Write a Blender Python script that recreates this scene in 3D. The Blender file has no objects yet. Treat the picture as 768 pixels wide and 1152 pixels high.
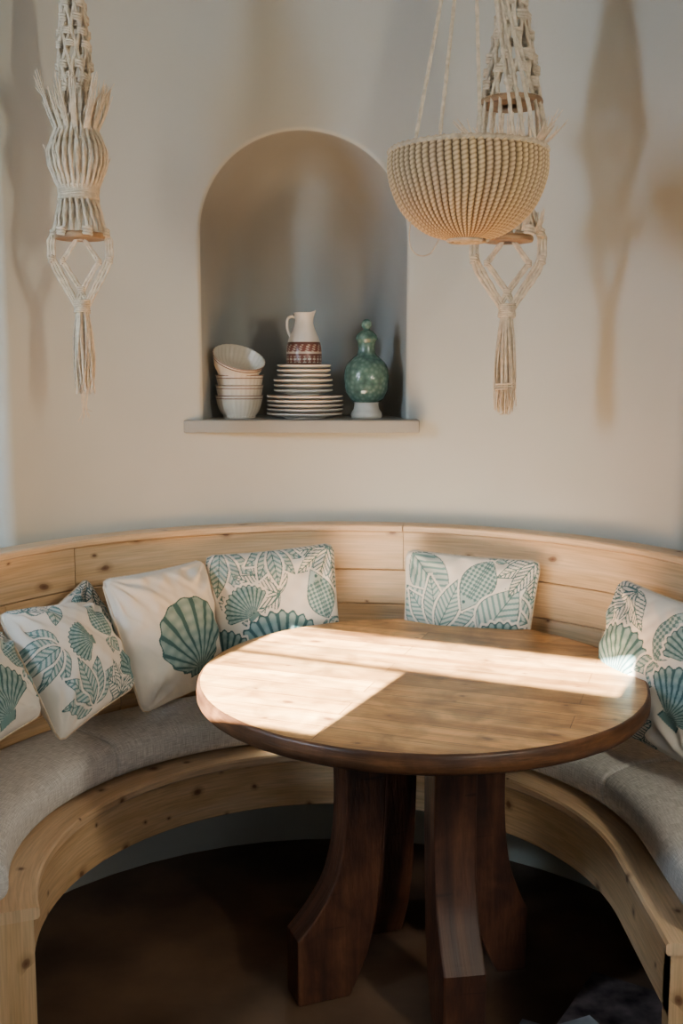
import bpy, math, random
import numpy as np
from mathutils import Vector, Matrix
random.seed(4); rng=np.random.RandomState(7)
S_=bpy.context.scene; COL=S_.collection
PI=math.pi; R=math.radians
H=1.453; TH=R(7.6); F=1200.0
def zof(py,y): return H-y*math.tan(TH+math.atan((py-576)/F))
def P(px,py,y):
    z=zof(py,y); da=y*math.cos(TH)-(z-H)*math.sin(TH)
    return Vector(((px-384)/F*da,y,z))
# ---------------------------------------------------------------- helpers
class MB:
    def __init__(s): s.v=[]; s.f=[]; s.uv=[]; s.c=[]; s.mi={}
    def add(s,co,uv=(0,0),c=None):
        s.v.append(tuple(co)); s.uv.append(uv); s.c.append(c if c else (1,1,1)); return len(s.v)-1
    def face(s,*i): s.f.append(tuple(i))
    def build(s,name,mat,parent=None,smooth=True,sharp=35,bevel=0,col=False,mat2=None):
        me=bpy.data.meshes.new(name)
        me.from_pydata(s.v,[],s.f)
        uvl=me.uv_layers.new(name='UVMap')
        vi=np.empty(len(me.loops),dtype=np.int32); me.loops.foreach_get('vertex_index',vi)
        uva=np.array(s.uv,dtype=np.float32)[vi]
        uvl.data.foreach_set('uv',uva.ravel())
        if col:
            ca=me.color_attributes.new('Col','FLOAT_COLOR','POINT')
            cc=np.ones((len(s.v),4),dtype=np.float32); cc[:,:3]=np.array(s.c,dtype=np.float32)
            ca.data.foreach_set('color',cc.ravel())
        me.polygons.foreach_set('use_smooth',[smooth]*len(me.polygons))
        if smooth and sharp: me.set_sharp_from_angle(angle=R(sharp))
        me.materials.append(mat)
        if mat2:
            me.materials.append(mat2)
            for i in s.mi: me.polygons[i].material_index=1
        me.update()
        o=bpy.data.objects.new(name,me); COL.objects.link(o)
        if parent is not None:
            o.parent=parent; o.location=-parent.location
        if bevel:
            m=o.modifiers.new('b','BEVEL'); m.width=bevel; m.segments=2; m.limit_method='ANGLE'; m.angle_limit=R(40)
        return o
def tag(o,label=None,cat=None,group=None,kind=None):
    if label: o['label']=label
    if cat: o['category']=cat
    if group: o['group']=group
    if kind: o['kind']=kind
    return o
def empty(name,loc,label,cat,group=None):
    o=bpy.data.objects.new(name,None); COL.objects.link(o); o.location=loc; o.empty_display_size=.05
    tag(o,label,cat,group); return o
def box(mb,x0,x1,y0,y1,z0,z1,M=None):
    M=M or Matrix.Identity(4)
    X=(x0,x1);Y=(y0,y1);Z=(z0,z1)
    ids={}
    for i in (0,1):
        for j in (0,1):
            for k in (0,1): ids[i,j,k]=mb.add(M@Vector((X[i],Y[j],Z[k])),(X[i]+Y[j]*.6,Z[k]+Y[j]*.8))
    for fc in (((0,0,0),(1,0,0),(1,0,1),(0,0,1)),((1,1,0),(0,1,0),(0,1,1),(1,1,1)),((0,1,0),(0,0,0),(0,0,1),(0,1,1)),
               ((1,0,0),(1,1,0),(1,1,1),(1,0,1)),((0,0,1),(1,0,1),(1,1,1),(0,1,1)),((0,1,0),(1,1,0),(1,0,0),(0,0,0))):
        mb.face(*[ids[t] for t in fc])
def catmull(pts,n=8):
    pts=[tuple(p) for p in pts]
    if len(pts)<3: 
        a,b=pts; return [tuple(a[k]+(b[k]-a[k])*i/n for k in range(len(a))) for i in range(n+1)]
    out=[]; Q=[pts[0]]+pts+[pts[-1]]
    for i in range(1,len(Q)-2):
        p0,p1,p2,p3=Q[i-1:i+3]
        for j in range(n):
            t=j/n
            out.append(tuple(.5*((2*p1[k])+(-p0[k]+p2[k])*t+(2*p0[k]-5*p1[k]+4*p2[k]-p3[k])*t*t+(-p0[k]+3*p1[k]-3*p2[k]+p3[k])*t**3) for k in range(len(p1))))
    out.append(pts[-1]); return out
def tube(mb,pts,r,n=6,closed=False,r1=None,twist=0,lobes=0,amp=.22):
    pts=[Vector(p) for p in pts]; N=len(pts)
    if N<2: return
    T=[]
    for i in range(N):
        a=pts[(i-1)%N] if closed else pts[max(i-1,0)]; b=pts[(i+1)%N] if closed else pts[min(i+1,N-1)]
        t=(b-a); t=t.normalized() if t.length>1e-9 else Vector((0,0,1)); T.append(t)
    up=Vector((0,0,1)) if abs(T[0].z)<.9 else Vector((1,0,0))
    nr=(up-T[0]*up.dot(T[0])).normalized(); rings=[]; L=0
    for i in range(N):
        nr=(nr-T[i]*nr.dot(T[i])); nr=nr.normalized() if nr.length>1e-9 else Vector((1,0,0))
        bi=T[i].cross(nr)
        if i: L+=(pts[i]-pts[i-1]).length
        rr=r if r1 is None else r+(r1-r)*i/(N-1)
        ring=[]
        for k in range(n):
            a=2*PI*k/n
            q=rr*(1+(amp*math.cos(lobes*(a)+twist*L) if lobes else 0))
            ring.append(mb.add(pts[i]+(nr*math.cos(a)+bi*math.sin(a))*q,(L,k/n*rr*6)))
        rings.append(ring)
    for i in range(N-1 if not closed else N):
        A=rings[i];B=rings[(i+1)%N]
        for k in range(n): mb.face(A[k],A[(k+1)%n],B[(k+1)%n],B[k])
    if not closed:
        mb.face(*rings[0][::-1]); mb.face(*rings[-1])
def resample(pts,step):
    pts=[Vector(p) for p in pts]; out=[pts[0]]; 
    for a,b in zip(pts[:-1],pts[1:]):
        n=max(1,int(round((b-a).length/step)))
        for j in range(1,n+1): out.append(a.lerp(b,j/n))
    return out
def rope(mb,pts,r,r1=None,amp=.14):
    tube(mb,resample(pts,r*.9),r,8,lobes=2,twist=.7/r,amp=amp,r1=r1)
def lathe(mb,prof,c=(0,0,0),n=48,M=None,colf=None,flute=0,nf=0):
    M=M or Matrix.Translation(Vector(c)); rings=[]
    L=0
    for i,(r,z) in enumerate(prof):
        if i: L+=math.hypot(r-prof[i-1][0],z-prof[i-1][1])
        rings.append([mb.add(M@Vector(((r+flute*math.cos(nf*2*PI*k/n))*math.cos(2*PI*k/n),(r+flute*math.cos(nf*2*PI*k/n))*math.sin(2*PI*k/n),z)),(2*PI*k/n*.05,L),colf(z,2*PI*k/n,r) if colf else None) for k in range(n)])
    for i in range(len(prof)-1):
        for k in range(n): mb.face(rings[i][k],rings[i][(k+1)%n],rings[i+1][(k+1)%n],rings[i+1][k])
    if prof[0][0]>1e-5: mb.face(*rings[0][::-1])
    if prof[-1][0]>1e-5 : mb.face(*rings[-1])
C=Vector((-.02,2.18,0))
def ring(r,a,z,c=C):
    if a<-PI/2:
        return Vector((c.x+r,c.y-.61*(-a-PI/2),z))
    return Vector((c.x-r*math.sin(a),c.y+r*math.cos(a),z))
def sweep(mb,prof,a0,a1,n,cap=True,uoff=0):
    m=len(prof); cum=[0]
    for i in range(m): 
        p,q=prof[i],prof[(i+1)%m]; cum.append(cum[-1]+math.hypot(p[0]-q[0],p[1]-q[1]))
    rings=[]
    for j in range(n+1):
        a=a0+(a1-a0)*j/n
        rings.append([mb.add(ring(prof[i%m][0],a,prof[i%m][1]),(a*.9+uoff,cum[i]+uoff)) for i in range(m+1)])
    for j in range(n):
        for i in range(m): mb.face(rings[j][i],rings[j+1][i],rings[j+1][i+1],rings[j][i+1])
    if cap:
        for j,rev in ((0,0),(n,1)):
            ids=[mb.add(mb.v[k],(mb.v[k][2],prof[i][0])) for i,k in enumerate(rings[j][:m])]
            mb.face(*(ids[::-1] if rev else ids))
def cham(r0,r1,z0,z1,c=.004):
    return [(r0+c,z0),(r1-c,z0),(r1,z0+c),(r1,z1-c),(r1-c,z1),(r0+c,z1),(r0,z1-c),(r0,z0+c)]
# ---------------------------------------------------------------- materials
def newmat(name):
    m=bpy.data.materials.new(name); m.use_nodes=True
    nt=m.node_tree; b=nt.nodes['Principled BSDF']; return m,nt,b
def node(nt,t,**k):
    n=nt.nodes.new(t)
    for a,v in k.items(): setattr(n,a,v)
    return n
def ramp(nt,stops):
    n=nt.nodes.new('ShaderNodeValToRGB'); e=n.color_ramp.elements
    while len(e)>1: e.remove(e[-1])
    e[0].position=stops[0][0]; e[0].color=(*stops[0][1],1)
    for p,c in stops[1:]:
        x=e.new(p); x.color=(*c,1)
    return n
def plain(name,c,rough=.5,bump=0,bscale=200,var=0,coord='Object',spec=.5):
    m,nt,b=newmat(name); b.inputs['Base Color'].default_value=(*c,1); b.inputs['Roughness'].default_value=rough
    b.inputs['Specular IOR Level'].default_value=spec
    tc=node(nt,'ShaderNodeTexCoord')
    if var:
        n=node(nt,'ShaderNodeTexNoise'); n.inputs['Scale'].default_value=bscale*.15; n.inputs['Detail'].default_value=4
        nt.links.new(tc.outputs[coord],n.inputs['Vector'])
        r=ramp(nt,[(.3,tuple(x*(1-var) for x in c)),(.7,tuple(min(1,x*(1+var)) for x in c))])
        nt.links.new(n.outputs['Fac'],r.inputs['Fac']); nt.links.new(r.outputs['Color'],b.inputs['Base Color'])
    if bump:
        n=node(nt,'ShaderNodeTexNoise'); n.inputs['Scale'].default_value=bscale; n.inputs['Detail'].default_value=5
        nt.links.new(tc.outputs[coord],n.inputs['Vector'])
        bp=node(nt,'ShaderNodeBump'); bp.inputs['Strength'].default_value=bump; bp.inputs['Distance'].default_value=.003
        nt.links.new(n.outputs['Fac'],bp.inputs['Height']); nt.links.new(bp.outputs['Normal'],b.inputs['Normal'])
    return m
def wood(name,c_d,c_m,c_l,su=1.6,sv=22,rough=.5,knots=.68,coord='UV',knotc=(.13,.05,.02),planks=None,bumpk=.12,worn=0):
    m,nt,b=newmat(name); tc=node(nt,'ShaderNodeTexCoord'); L=nt.links.new
    vec=tc.outputs[coord]
    mp=node(nt,'ShaderNodeMapping'); mp.inputs['Scale'].default_value=(su,sv,su if coord=='UV' else sv); L(vec,mp.inputs['Vector'])
    n=node(nt,'ShaderNodeTexNoise'); n.inputs['Scale'].default_value=1; n.inputs['Detail'].default_value=5; n.inputs['Distortion'].default_value=.6
    L(mp.outputs[0],n.inputs['Vector'])
    r=ramp(nt,[(.25,c_d),(.5,c_m),(.75,c_l)]); L(n.outputs['Fac'],r.inputs['Fac'])
    mp2=node(nt,'ShaderNodeMapping'); mp2.inputs['Scale'].default_value=(su*5,sv*9,su*5 if coord=='UV' else sv*9); L(vec,mp2.inputs['Vector'])
    n2=node(nt,'ShaderNodeTexNoise'); n2.inputs['Scale'].default_value=1; n2.inputs['Detail'].default_value=3; L(mp2.outputs[0],n2.inputs['Vector'])
    r2=ramp(nt,[(.3,(.72,.72,.72)),(.65,(1.05,1.05,1.05))]); L(n2.outputs['Fac'],r2.inputs['Fac'])
    mx=node(nt,'ShaderNodeMix',data_type='RGBA',blend_type='MULTIPLY'); mx.inputs[0].default_value=.8
    L(r.outputs['Color'],mx.inputs[6]); L(r2.outputs['Color'],mx.inputs[7]); out=mx.outputs[2]
    if planks:
        br=node(nt,'ShaderNodeTexBrick'); br.inputs['Scale'].default_value=1; br.inputs['Brick Width'].default_value=planks[0]; br.inputs['Row Height'].default_value=planks[1]
        br.inputs['Mortar Size'].default_value=.0011; br.inputs['Color1'].default_value=(.60,.54,.48,1); br.inputs['Color2'].default_value=(1.28,1.22,1.12,1); br.inputs['Mortar'].default_value=(.34,.27,.2,1)
        br.offset=.37; L(vec,br.inputs['Vector'])
        m3=node(nt,'ShaderNodeMix',data_type='RGBA',blend_type='MULTIPLY'); m3.inputs[0].default_value=1
        L(out,m3.inputs[6]); L(br.outputs['Color'],m3.inputs[7]); out=m3.outputs[2]
    if planks or worn:
        n5=node(nt,'ShaderNodeTexNoise'); n5.inputs['Scale'].default_value=11; n5.inputs['Detail'].default_value=9; n5.inputs['Distortion'].default_value=.8; L(vec,n5.inputs['Vector'])
        r5=ramp(nt,[(.33,(.62,.57,.52)),(.62,(1.22,1.18,1.1))]); L(n5.outputs['Fac'],r5.inputs['Fac'])
        m6=node(nt,'ShaderNodeMix',data_type='RGBA',blend_type='MULTIPLY'); m6.inputs[0].default_value=1; L(out,m6.inputs[6]); L(r5.outputs['Color'],m6.inputs[7]); out=m6.outputs[2]
        mp7=node(nt,'ShaderNodeMapping'); mp7.inputs['Scale'].default_value=(4,60,4); mp7.inputs['Rotation'].default_value=(0,0,.35); L(vec,mp7.inputs['Vector'])
        n7=node(nt,'ShaderNodeTexNoise'); n7.inputs['Scale'].default_value=1.3; n7.inputs['Detail'].default_value=1; L(mp7.outputs[0],n7.inputs['Vector'])
        r7=ramp(nt,[(.70,(1,1,1)),(.74,(.5,.45,.4))]); L(n7.outputs['Fac'],r7.inputs['Fac'])
        m7=node(nt,'ShaderNodeMix',data_type='RGBA',blend_type='MULTIPLY'); m7.inputs[0].default_value=.8; L(out,m7.inputs[6]); L(r7.outputs['Color'],m7.inputs[7]); out=m7.outputs[2]
    if knots:
        nd=node(nt,'ShaderNodeTexNoise'); nd.inputs['Scale'].default_value=18; L(vec,nd.inputs['Vector'])
        mm=node(nt,'ShaderNodeMix',data_type='RGBA',blend_type='ADD'); mm.inputs[0].default_value=.02; L(vec,mm.inputs[6]); L(nd.outputs['Color'],mm.inputs[7])
        mp3=node(nt,'ShaderNodeMapping'); mp3.inputs['Scale'].default_value=(8.5,14,1); L(mm.outputs[2],mp3.inputs['Vector'])
        v=node(nt,'ShaderNodeTexVoronoi',voronoi_dimensions='2D'); v.inputs['Scale'].default_value=1; L(mp3.outputs[0],v.inputs['Vector'])
        sep=node(nt,'ShaderNodeSeparateColor'); L(v.outputs['Color'],sep.inputs[0])
        dv_=node(nt,'ShaderNodeMath',operation='MULTIPLY_ADD'); L(sep.outputs[1],dv_.inputs[0]); dv_.inputs[1].default_value=1.2; dv_.inputs[2].default_value=.5
        ds=node(nt,'ShaderNodeMath',operation='MULTIPLY'); L(v.outputs['Distance'],ds.inputs[0]); L(dv_.outputs[0],ds.inputs[1])
        rk=ramp(nt,[(0,(1,1,1)),(.05,(.8,.8,.8)),(.075,(.38,.38,.38)),(.16,(0,0,0))]); L(ds.outputs[0],rk.inputs['Fac'])
        gt=node(nt,'ShaderNodeMath',operation='GREATER_THAN'); gt.inputs[1].default_value=knots; L(sep.outputs[0],gt.inputs[0])
        mu=node(nt,'ShaderNodeMath',operation='MULTIPLY'); L(rk.outputs['Color'],mu.inputs[0]); L(gt.outputs[0],mu.inputs[1])
        m4=node(nt,'ShaderNodeMix',data_type='RGBA'); L(mu.outputs[0],m4.inputs[0]); L(out,m4.inputs[6]); m4.inputs[7].default_value=(*knotc,1); out=m4.outputs[2]
    L(out,b.inputs['Base Color']); b.inputs['Roughness'].default_value=rough
    bp=node(nt,'ShaderNodeBump'); bp.inputs['Strength'].default_value=bumpk; bp.inputs['Distance'].default_value=.002
    L(n2.outputs['Fac'],bp.inputs['Height']); L(bp.outputs['Normal'],b.inputs['Normal'])
    return m
def attrmat(name,rough=.8,bump=.3,bscale=500,spec=.3):
    m,nt,b=newmat(name); a=node(nt,'ShaderNodeVertexColor',layer_name='Col'); nt.links.new(a.outputs['Color'],b.inputs['Base Color'])
    b.inputs['Roughness'].default_value=rough; b.inputs['Specular IOR Level'].default_value=spec
    if bump:
        tc=node(nt,'ShaderNodeTexCoord'); n=node(nt,'ShaderNodeTexNoise'); n.inputs['Scale'].default_value=bscale
        nt.links.new(tc.outputs['Object'],n.inputs['Vector']); bp=node(nt,'ShaderNodeBump'); bp.inputs['Strength'].default_value=bump; bp.inputs['Distance'].default_value=.002
        nt.links.new(n.outputs['Fac'],bp.inputs['Height']); nt.links.new(bp.outputs['Normal'],b.inputs['Normal'])
    return m
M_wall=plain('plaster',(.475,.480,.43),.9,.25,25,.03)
M_niche_shade=plain('shaded_niche_plaster',(.32,.33,.31),.9,.25,25,.03)  # wall plaster with the recess shade put into its colour
M_ceil=plain('ceiling_paint',(.30,.31,.31),.9,.1,30,.02)
M_floor=plain('floor_stain',(.12,.072,.045),.5,.2,22,.55)
M_sill=plain('sill_paint',(.30,.29,.26),.7,.1,40,.04)
M_frame=plain('window_paint',(.7,.7,.68),.5,.05,40,.02)
M_pine=wood('pine',(.54,.33,.16),(.68,.46,.25),(.76,.56,.35),rough=.42,knots=.60)
M_pine2=wood('pine_pale',(.58,.38,.20),(.72,.51,.31),(.80,.61,.40),rough=.40,knots=.8)
M_top=wood('table_top_wood',(.34,.165,.06),(.56,.33,.14),(.74,.50,.25),su=2.4,sv=24,rough=.34,knots=.78,planks=(1.3,.082),bumpk=.4)
M_rim=wood('table_rim_wood',(.030,.012,.006),(.075,.032,.015),(.19,.085,.036),su=5,sv=34,rough=.45,knots=0,bumpk=.4,worn=1)
M_leg=wood('table_leg_wood',(.024,.010,.006),(.070,.026,.014),(.15,.062,.032),su=26,sv=2.4,rough=.5,knots=0,bumpk=1,worn=1)
M_rope=plain('cotton_rope',(.53,.43,.30),.9,.3,500,.2)
M_rope2=plain('cotton_fringe',(.60,.50,.36),.9,.3,500,.2)
M_dowel=wood('dowel_wood',(.20,.11,.05),(.32,.19,.09),(.42,.27,.14),su=20,sv=60,knots=0)
M_cer=plain('cream_ceramic',(.70,.665,.59),.22,.0,50,.03)
M_bowl=plain('bowl_ceramic',(.64,.57,.46),.28,.0,50,.04)
M_base=plain('stand_ceramic',(.56,.54,.48),.35,.05,50,.05)
M_brown=plain('brown_glaze',(.22,.11,.075),.35,.0,50,.1)
def linen():
    m,nt,b=newmat('grey_linen'); L=nt.links.new; tc=node(nt,'ShaderNodeTexCoord')
    outs=[]
    for sc in ((30,500,1),(500,30,1)):
        mp=node(nt,'ShaderNodeMapping'); mp.inputs['Scale'].default_value=sc; L(tc.outputs['UV'],mp.inputs['Vector'])
        n=node(nt,'ShaderNodeTexNoise'); n.inputs['Scale'].default_value=1; n.inputs['Detail'].default_value=2; L(mp.outputs[0],n.inputs['Vector']); outs.append(n.outputs['Fac'])
    ad=node(nt,'ShaderNodeMath',operation='ADD'); L(outs[0],ad.inputs[0]); L(outs[1],ad.inputs[1])
    r=ramp(nt,[(.38,(.46,.455,.445)),(.62,(.80,.79,.77))]); 
    hf=node(nt,'ShaderNodeMath',operation='MULTIPLY'); hf.inputs[1].default_value=.5; L(ad.outputs[0],hf.inputs[0]); L(hf.outputs[0],r.inputs['Fac'])
    L(r.outputs['Color'],b.inputs['Base Color']); b.inputs['Roughness'].default_value=.95; b.inputs['Specular IOR Level'].default_value=.2
    n3=node(nt,'ShaderNodeTexNoise'); n3.inputs['Scale'].default_value=9; L(tc.outputs['Object'],n3.inputs['Vector'])
    bp0=node(nt,'ShaderNodeBump'); bp0.inputs['Strength'].default_value=.5; bp0.inputs['Distance'].default_value=.02; L(n3.outputs['Fac'],bp0.inputs['Height'])
    bp=node(nt,'ShaderNodeBump'); bp.inputs['Strength'].default_value=.3; bp.inputs['Distance'].default_value=.002; L(hf.outputs[0],bp.inputs['Height']); L(bp0.outputs['Normal'],bp.inputs['Normal']); L(bp.outputs['Normal'],b.inputs['Normal'])
    return m
M_linen=linen()
M_pillow=attrmat('printed_cotton',.9,.35,600,.2)
M_weave=attrmat('woven_cord',.85,.4,900,.2)
M_patc=attrmat('glazed_pattern',.3,0,100,.5)
def greenglaze():
    m,nt,b=newmat('green_glaze'); L=nt.links.new; tc=node(nt,'ShaderNodeTexCoord')
    v=node(nt,'ShaderNodeTexVoronoi'); v.inputs['Scale'].default_value=75; L(tc.outputs['Object'],v.inputs['Vector'])
    r=ramp(nt,[(0,(.15,.24,.20)),(.5,(.08,.155,.13)),(1,(.05,.10,.085))]); L(v.outputs['Distance'],r.inputs['Fac']); L(r.outputs['Color'],b.inputs['Base Color'])
    b.inputs['Roughness'].default_value=.14
    bp=node(nt,'ShaderNodeBump',invert=True); bp.inputs['Strength'].default_value=.3; bp.inputs['Distance'].default_value=.003; L(v.outputs['Distance'],bp.inputs['Height']); L(bp.outputs['Normal'],b.inputs['Normal'])
    return m
M_green=greenglaze()
# ---------------------------------------------------------------- room
RW=.99; CEIL=3.1; AL=R(56); AR=R(-60)
UX,UY=.907,-.421; NXx,NYy=.421,.907; w0=-.9; EL=R(25); TE=math.tan(EL); TZ=.75
MW=Matrix(((UX,NXx,0,NXx*w0),(UY,NYy,0,NYy*w0),(0,0,1,0),(0,0,0,1)))
mb=MB(); box(mb,-2.9,2.9,-.02,5.6,-.05,0,MW); tag(mb.build('floor',M_floor,smooth=False),kind='structure')
mb=MB(); box(mb,-2.9,2.9,-.02,5.6,CEIL,CEIL+.05,MW); tag(mb.build('ceiling',M_ceil,smooth=False),kind='structure')
yw=C.y+RW; NX=-.110; NH=.300; ZS=zof(471,yw); ZSP=zof(147,yw)-NH; ND=.27; NB=yw+ND
def wmap(s,z,dep=0):
    a=-s/RW; p=ring(RW,a,z); return p
n0=NX-C.x
def outline(d,N=160):
    hw=NH+d; seg=[]
    zb=ZS-.02-max(d,0)
    for i in range(24): seg.append((n0-hw, zb+(ZSP-zb)*i/24))
    for i in range(64): t=PI-PI*i/64; seg.append((n0+hw*math.cos(t),ZSP+hw*math.sin(t)))
    for i in range(24): seg.append((n0+hw, ZSP-(ZSP-zb)*i/24))
    for i in range(24): seg.append((n0+hw-2*hw*i/24, zb))
    return seg
mb=MB(); rc=.013
sL=-AL*RW; sR=-AR*RW
rings_=[]
base=outline(rc)
cz=1.62
def toRect(s,z):
    dx=s-n0; dz=z-cz; ts=[]
    if dx>1e-9: ts.append((sR-n0)/dx)
    if dx<-1e-9: ts.append((sL-n0)/dx)
    if dz>1e-9: ts.append((CEIL-cz)/dz)
    if dz<-1e-9: ts.append((0-cz)/dz)
    t=min(ts); return (n0+dx*t,cz+dz*t)
rect=[toRect(s,z) for s,z in base]
for cs,cc in ((sL,0),(sR,0),(sL,CEIL),(sR,CEIL)):
    k=min(range(len(rect)),key=lambda i:(rect[i][0]-cs)**2+(rect[i][1]-cc)**2); rect[k]=(cs,cc)
NR=16
for j in range(NR,0,-1):
    t=(j/NR)**1.15
    rings_.append([mb.add(wmap(b[0]+(q[0]-b[0])*t,b[1]+(q[1]-b[1])*t)) for b,q in zip(base,rect)])
for j in range(0,7):
    ph=PI/2*j/6; o=outline(rc*(1-math.sin(ph)))
    rings_.append([mb.add(wmap(s,z)+Vector((0,rc*(1-math.cos(ph)),0))) for s,z in o])
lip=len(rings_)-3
for j in range(1,17):
    t=j/16; ph=PI/2*min(1,t); row=[]
    ins=.13*(1-math.cos(ph)); dep=math.sin(ph)**.85
    for s,z in outline(-ins):
        p=wmap(s,z)+Vector((0,rc,0)); yy=p.y+(NB-p.y)*dep; row.append(mb.add((p.x,yy,p.z)))
    rings_.append(row)
n=len(base)
for q,(A,B) in enumerate(zip(rings_[:-1],rings_[1:])):
    for i in range(n):
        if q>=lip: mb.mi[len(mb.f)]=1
        mb.face(A[i],A[(i+1)%n],B[(i+1)%n],B[i])
ctr=mb.add((NX,NB,cz))
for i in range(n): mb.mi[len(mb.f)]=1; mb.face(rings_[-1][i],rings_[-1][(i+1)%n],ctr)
for aE,sg in ((AL,1),(AR,-1)):
    rad=Vector((-math.sin(aE),math.cos(aE),0)); tan=Vector((-math.cos(aE),-math.sin(aE),0))*sg
    pl=[]; q=.035
    for j in range(8):
        ph=PI/2*j/7; pl.append(Vector((C.x,C.y,0))+rad*(RW+q-q*math.cos(ph))+tan*q*math.sin(ph))
    pl.append(Vector((C.x,C.y,0))+rad*1.35+tan*q)
    prev=None
    for p in pl:
        cur=(mb.add((p.x,p.y,0)),mb.add((p.x,p.y,CEIL)))
        if prev: mb.face(prev[0],cur[0],cur[1],prev[1])
        prev=cur
tag(mb.build('wall_back',M_wall,sharp=60,mat2=M_niche_shade),kind='structure')
mb=MB(); p0=P(205,480,yw-.06); p1=P(471,480,yw-.06)
box(mb,p0.x,p1.x,yw-.10,yw+.01,ZS-.037,ZS); box(mb,NX-NH+.001,NX+NH-.001,yw-.02,NB-.002,ZS-.018,ZS-.0005)
tag(mb.build('trim_1',M_sill,smooth=False,bevel=.004),kind='structure')
for nm,wn,a0,a1,f in (('wall_left','window_1',R(58),R(128),(-2.35,-.1,0)),('wall_right','window_2',R(-62),R(-148),(2.3,-1.9,0))):
    mb=MB(); sweep(mb,cham(RW,1.26,0,.985,.01),a0,a1,36); sweep(mb,cham(RW,1.26,2.45,CEIL,.01),a0,a1,36)
    s=1 if a0>0 else -1
    e=ring(1.12,a1,0); f=Vector(f); d=(f-e); L_=d.length; ang=math.atan2(d.y,d.x)
    box(mb,0,L_,-.05,.05,0,CEIL,Matrix.Translation(e)@Matrix.Rotation(ang,4,'Z'))
    tag(mb.build(nm,M_wall,sharp=30),kind='structure')
    mb=MB()
    sweep(mb,cham(1.18,1.23,.985,1.04,.004),a0,a1,30); sweep(mb,cham(1.18,1.23,2.40,2.45,.004),a0,a1,30)
    for a in (a0+s*R(1.5),s*R(84),a1-s*R(1.5)): sweep(mb,cham(1.18,1.23,.985,2.45,.004),a-R(1.3),a+R(1.3),2)
    tag(mb.build(wn,M_frame,sharp=30),kind='structure')
zz=lambda w: TZ+(w-w0)*TE
mb=MB(); tk=.006
uL,uM,uR=-1.345,-.89,-.40; zA=zz(2.560); zB1=zz(2.289); zB0=zz(2.262); zC=zz(1.79)
def wb(u0,u1,z0,z1): box(mb,u0,u1,-tk,tk,z0,z1,MW)
wb(-2.9,2.9,0,zC); wb(-2.9,2.9,zA,CEIL); wb(-2.9,uL,zC,zA); wb(uR,2.9,zC,zA); wb(uM,uR,zC,zB0+.004)
tag(mb.build('wall_front',M_wall,smooth=False),kind='structure')
mb=MB(); wb(uL,uR,zB0,zB1-.003)
tag(mb.build('window_3',M_frame,smooth=False),kind='structure')
# ---------------------------------------------------------------- bench
a0,a1=R(112),R(-124); RI=.61; RB=.93
bench=empty('curved_bench',(C.x,C.y,0),'curved knotty pine corner bench with plank backrest wrapping round the table','bench')
mb=MB(); sweep(mb,cham(RI,.955,.395,.42,.005),a0,a1,118); mb.build('seat_board',M_pine2,bench,sharp=30)
mb=MB(); sweep(mb,cham(RI+.012,RI+.034,.268,.395,.003),a0-R(1),a1+R(1),118); mb.build('apron',M_pine,bench,sharp=30)
for a,s in ((a0,1),(a1,-1)):
    mb=MB(); sweep(mb,cham(RI+.012,.965,0,.394,.003),a-s*R(.6),a-s*R(4.2),3); mb.build('end_panel',M_pine,bench,sharp=30)
    mb=MB(); sweep(mb,cham(.935,.98,.42,.983,.003),a-s*R(.3),a-s*R(2.6),2); mb.build('end_post',M_pine,bench,sharp=30)
mb=MB(); seams=[.42,.55,.66,.765,.868,.983]; joints=[[a0,R(40),R(-30),a1],[a0,R(70),R(5),R(-80),a1],[a0,R(20),R(-50),a1],[a0,R(62),R(-13),R(-90),a1],[a0,R(48),R(-12.5),a1]]
for k in range(5):
    jj=joints[k]
    for b0,b1 in zip(jj[:-1],jj[1:]):
        sweep(mb,cham(RB,RB+.022,seams[k]+.001,seams[k+1]-.001,.0025),b0-R(2.8)*(b0==a0)-R(.05),b1+R(2.8)*(b1==a1)+R(.05),max(6,int(abs(b0-b1)*30)),uoff=k*1.7+b0)
mb.build('backrest',M_pine,bench,sharp=30)
mb=MB()
for b0,b1 in ((a0,R(-12.4)),(R(-12.6),a1)): sweep(mb,cham(RB-.014,.987,.983,1.003,.004),b0,b1,60,uoff=b0)
mb.build('top_rail',M_pine2,bench,sharp=30)
CZ=.530
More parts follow.
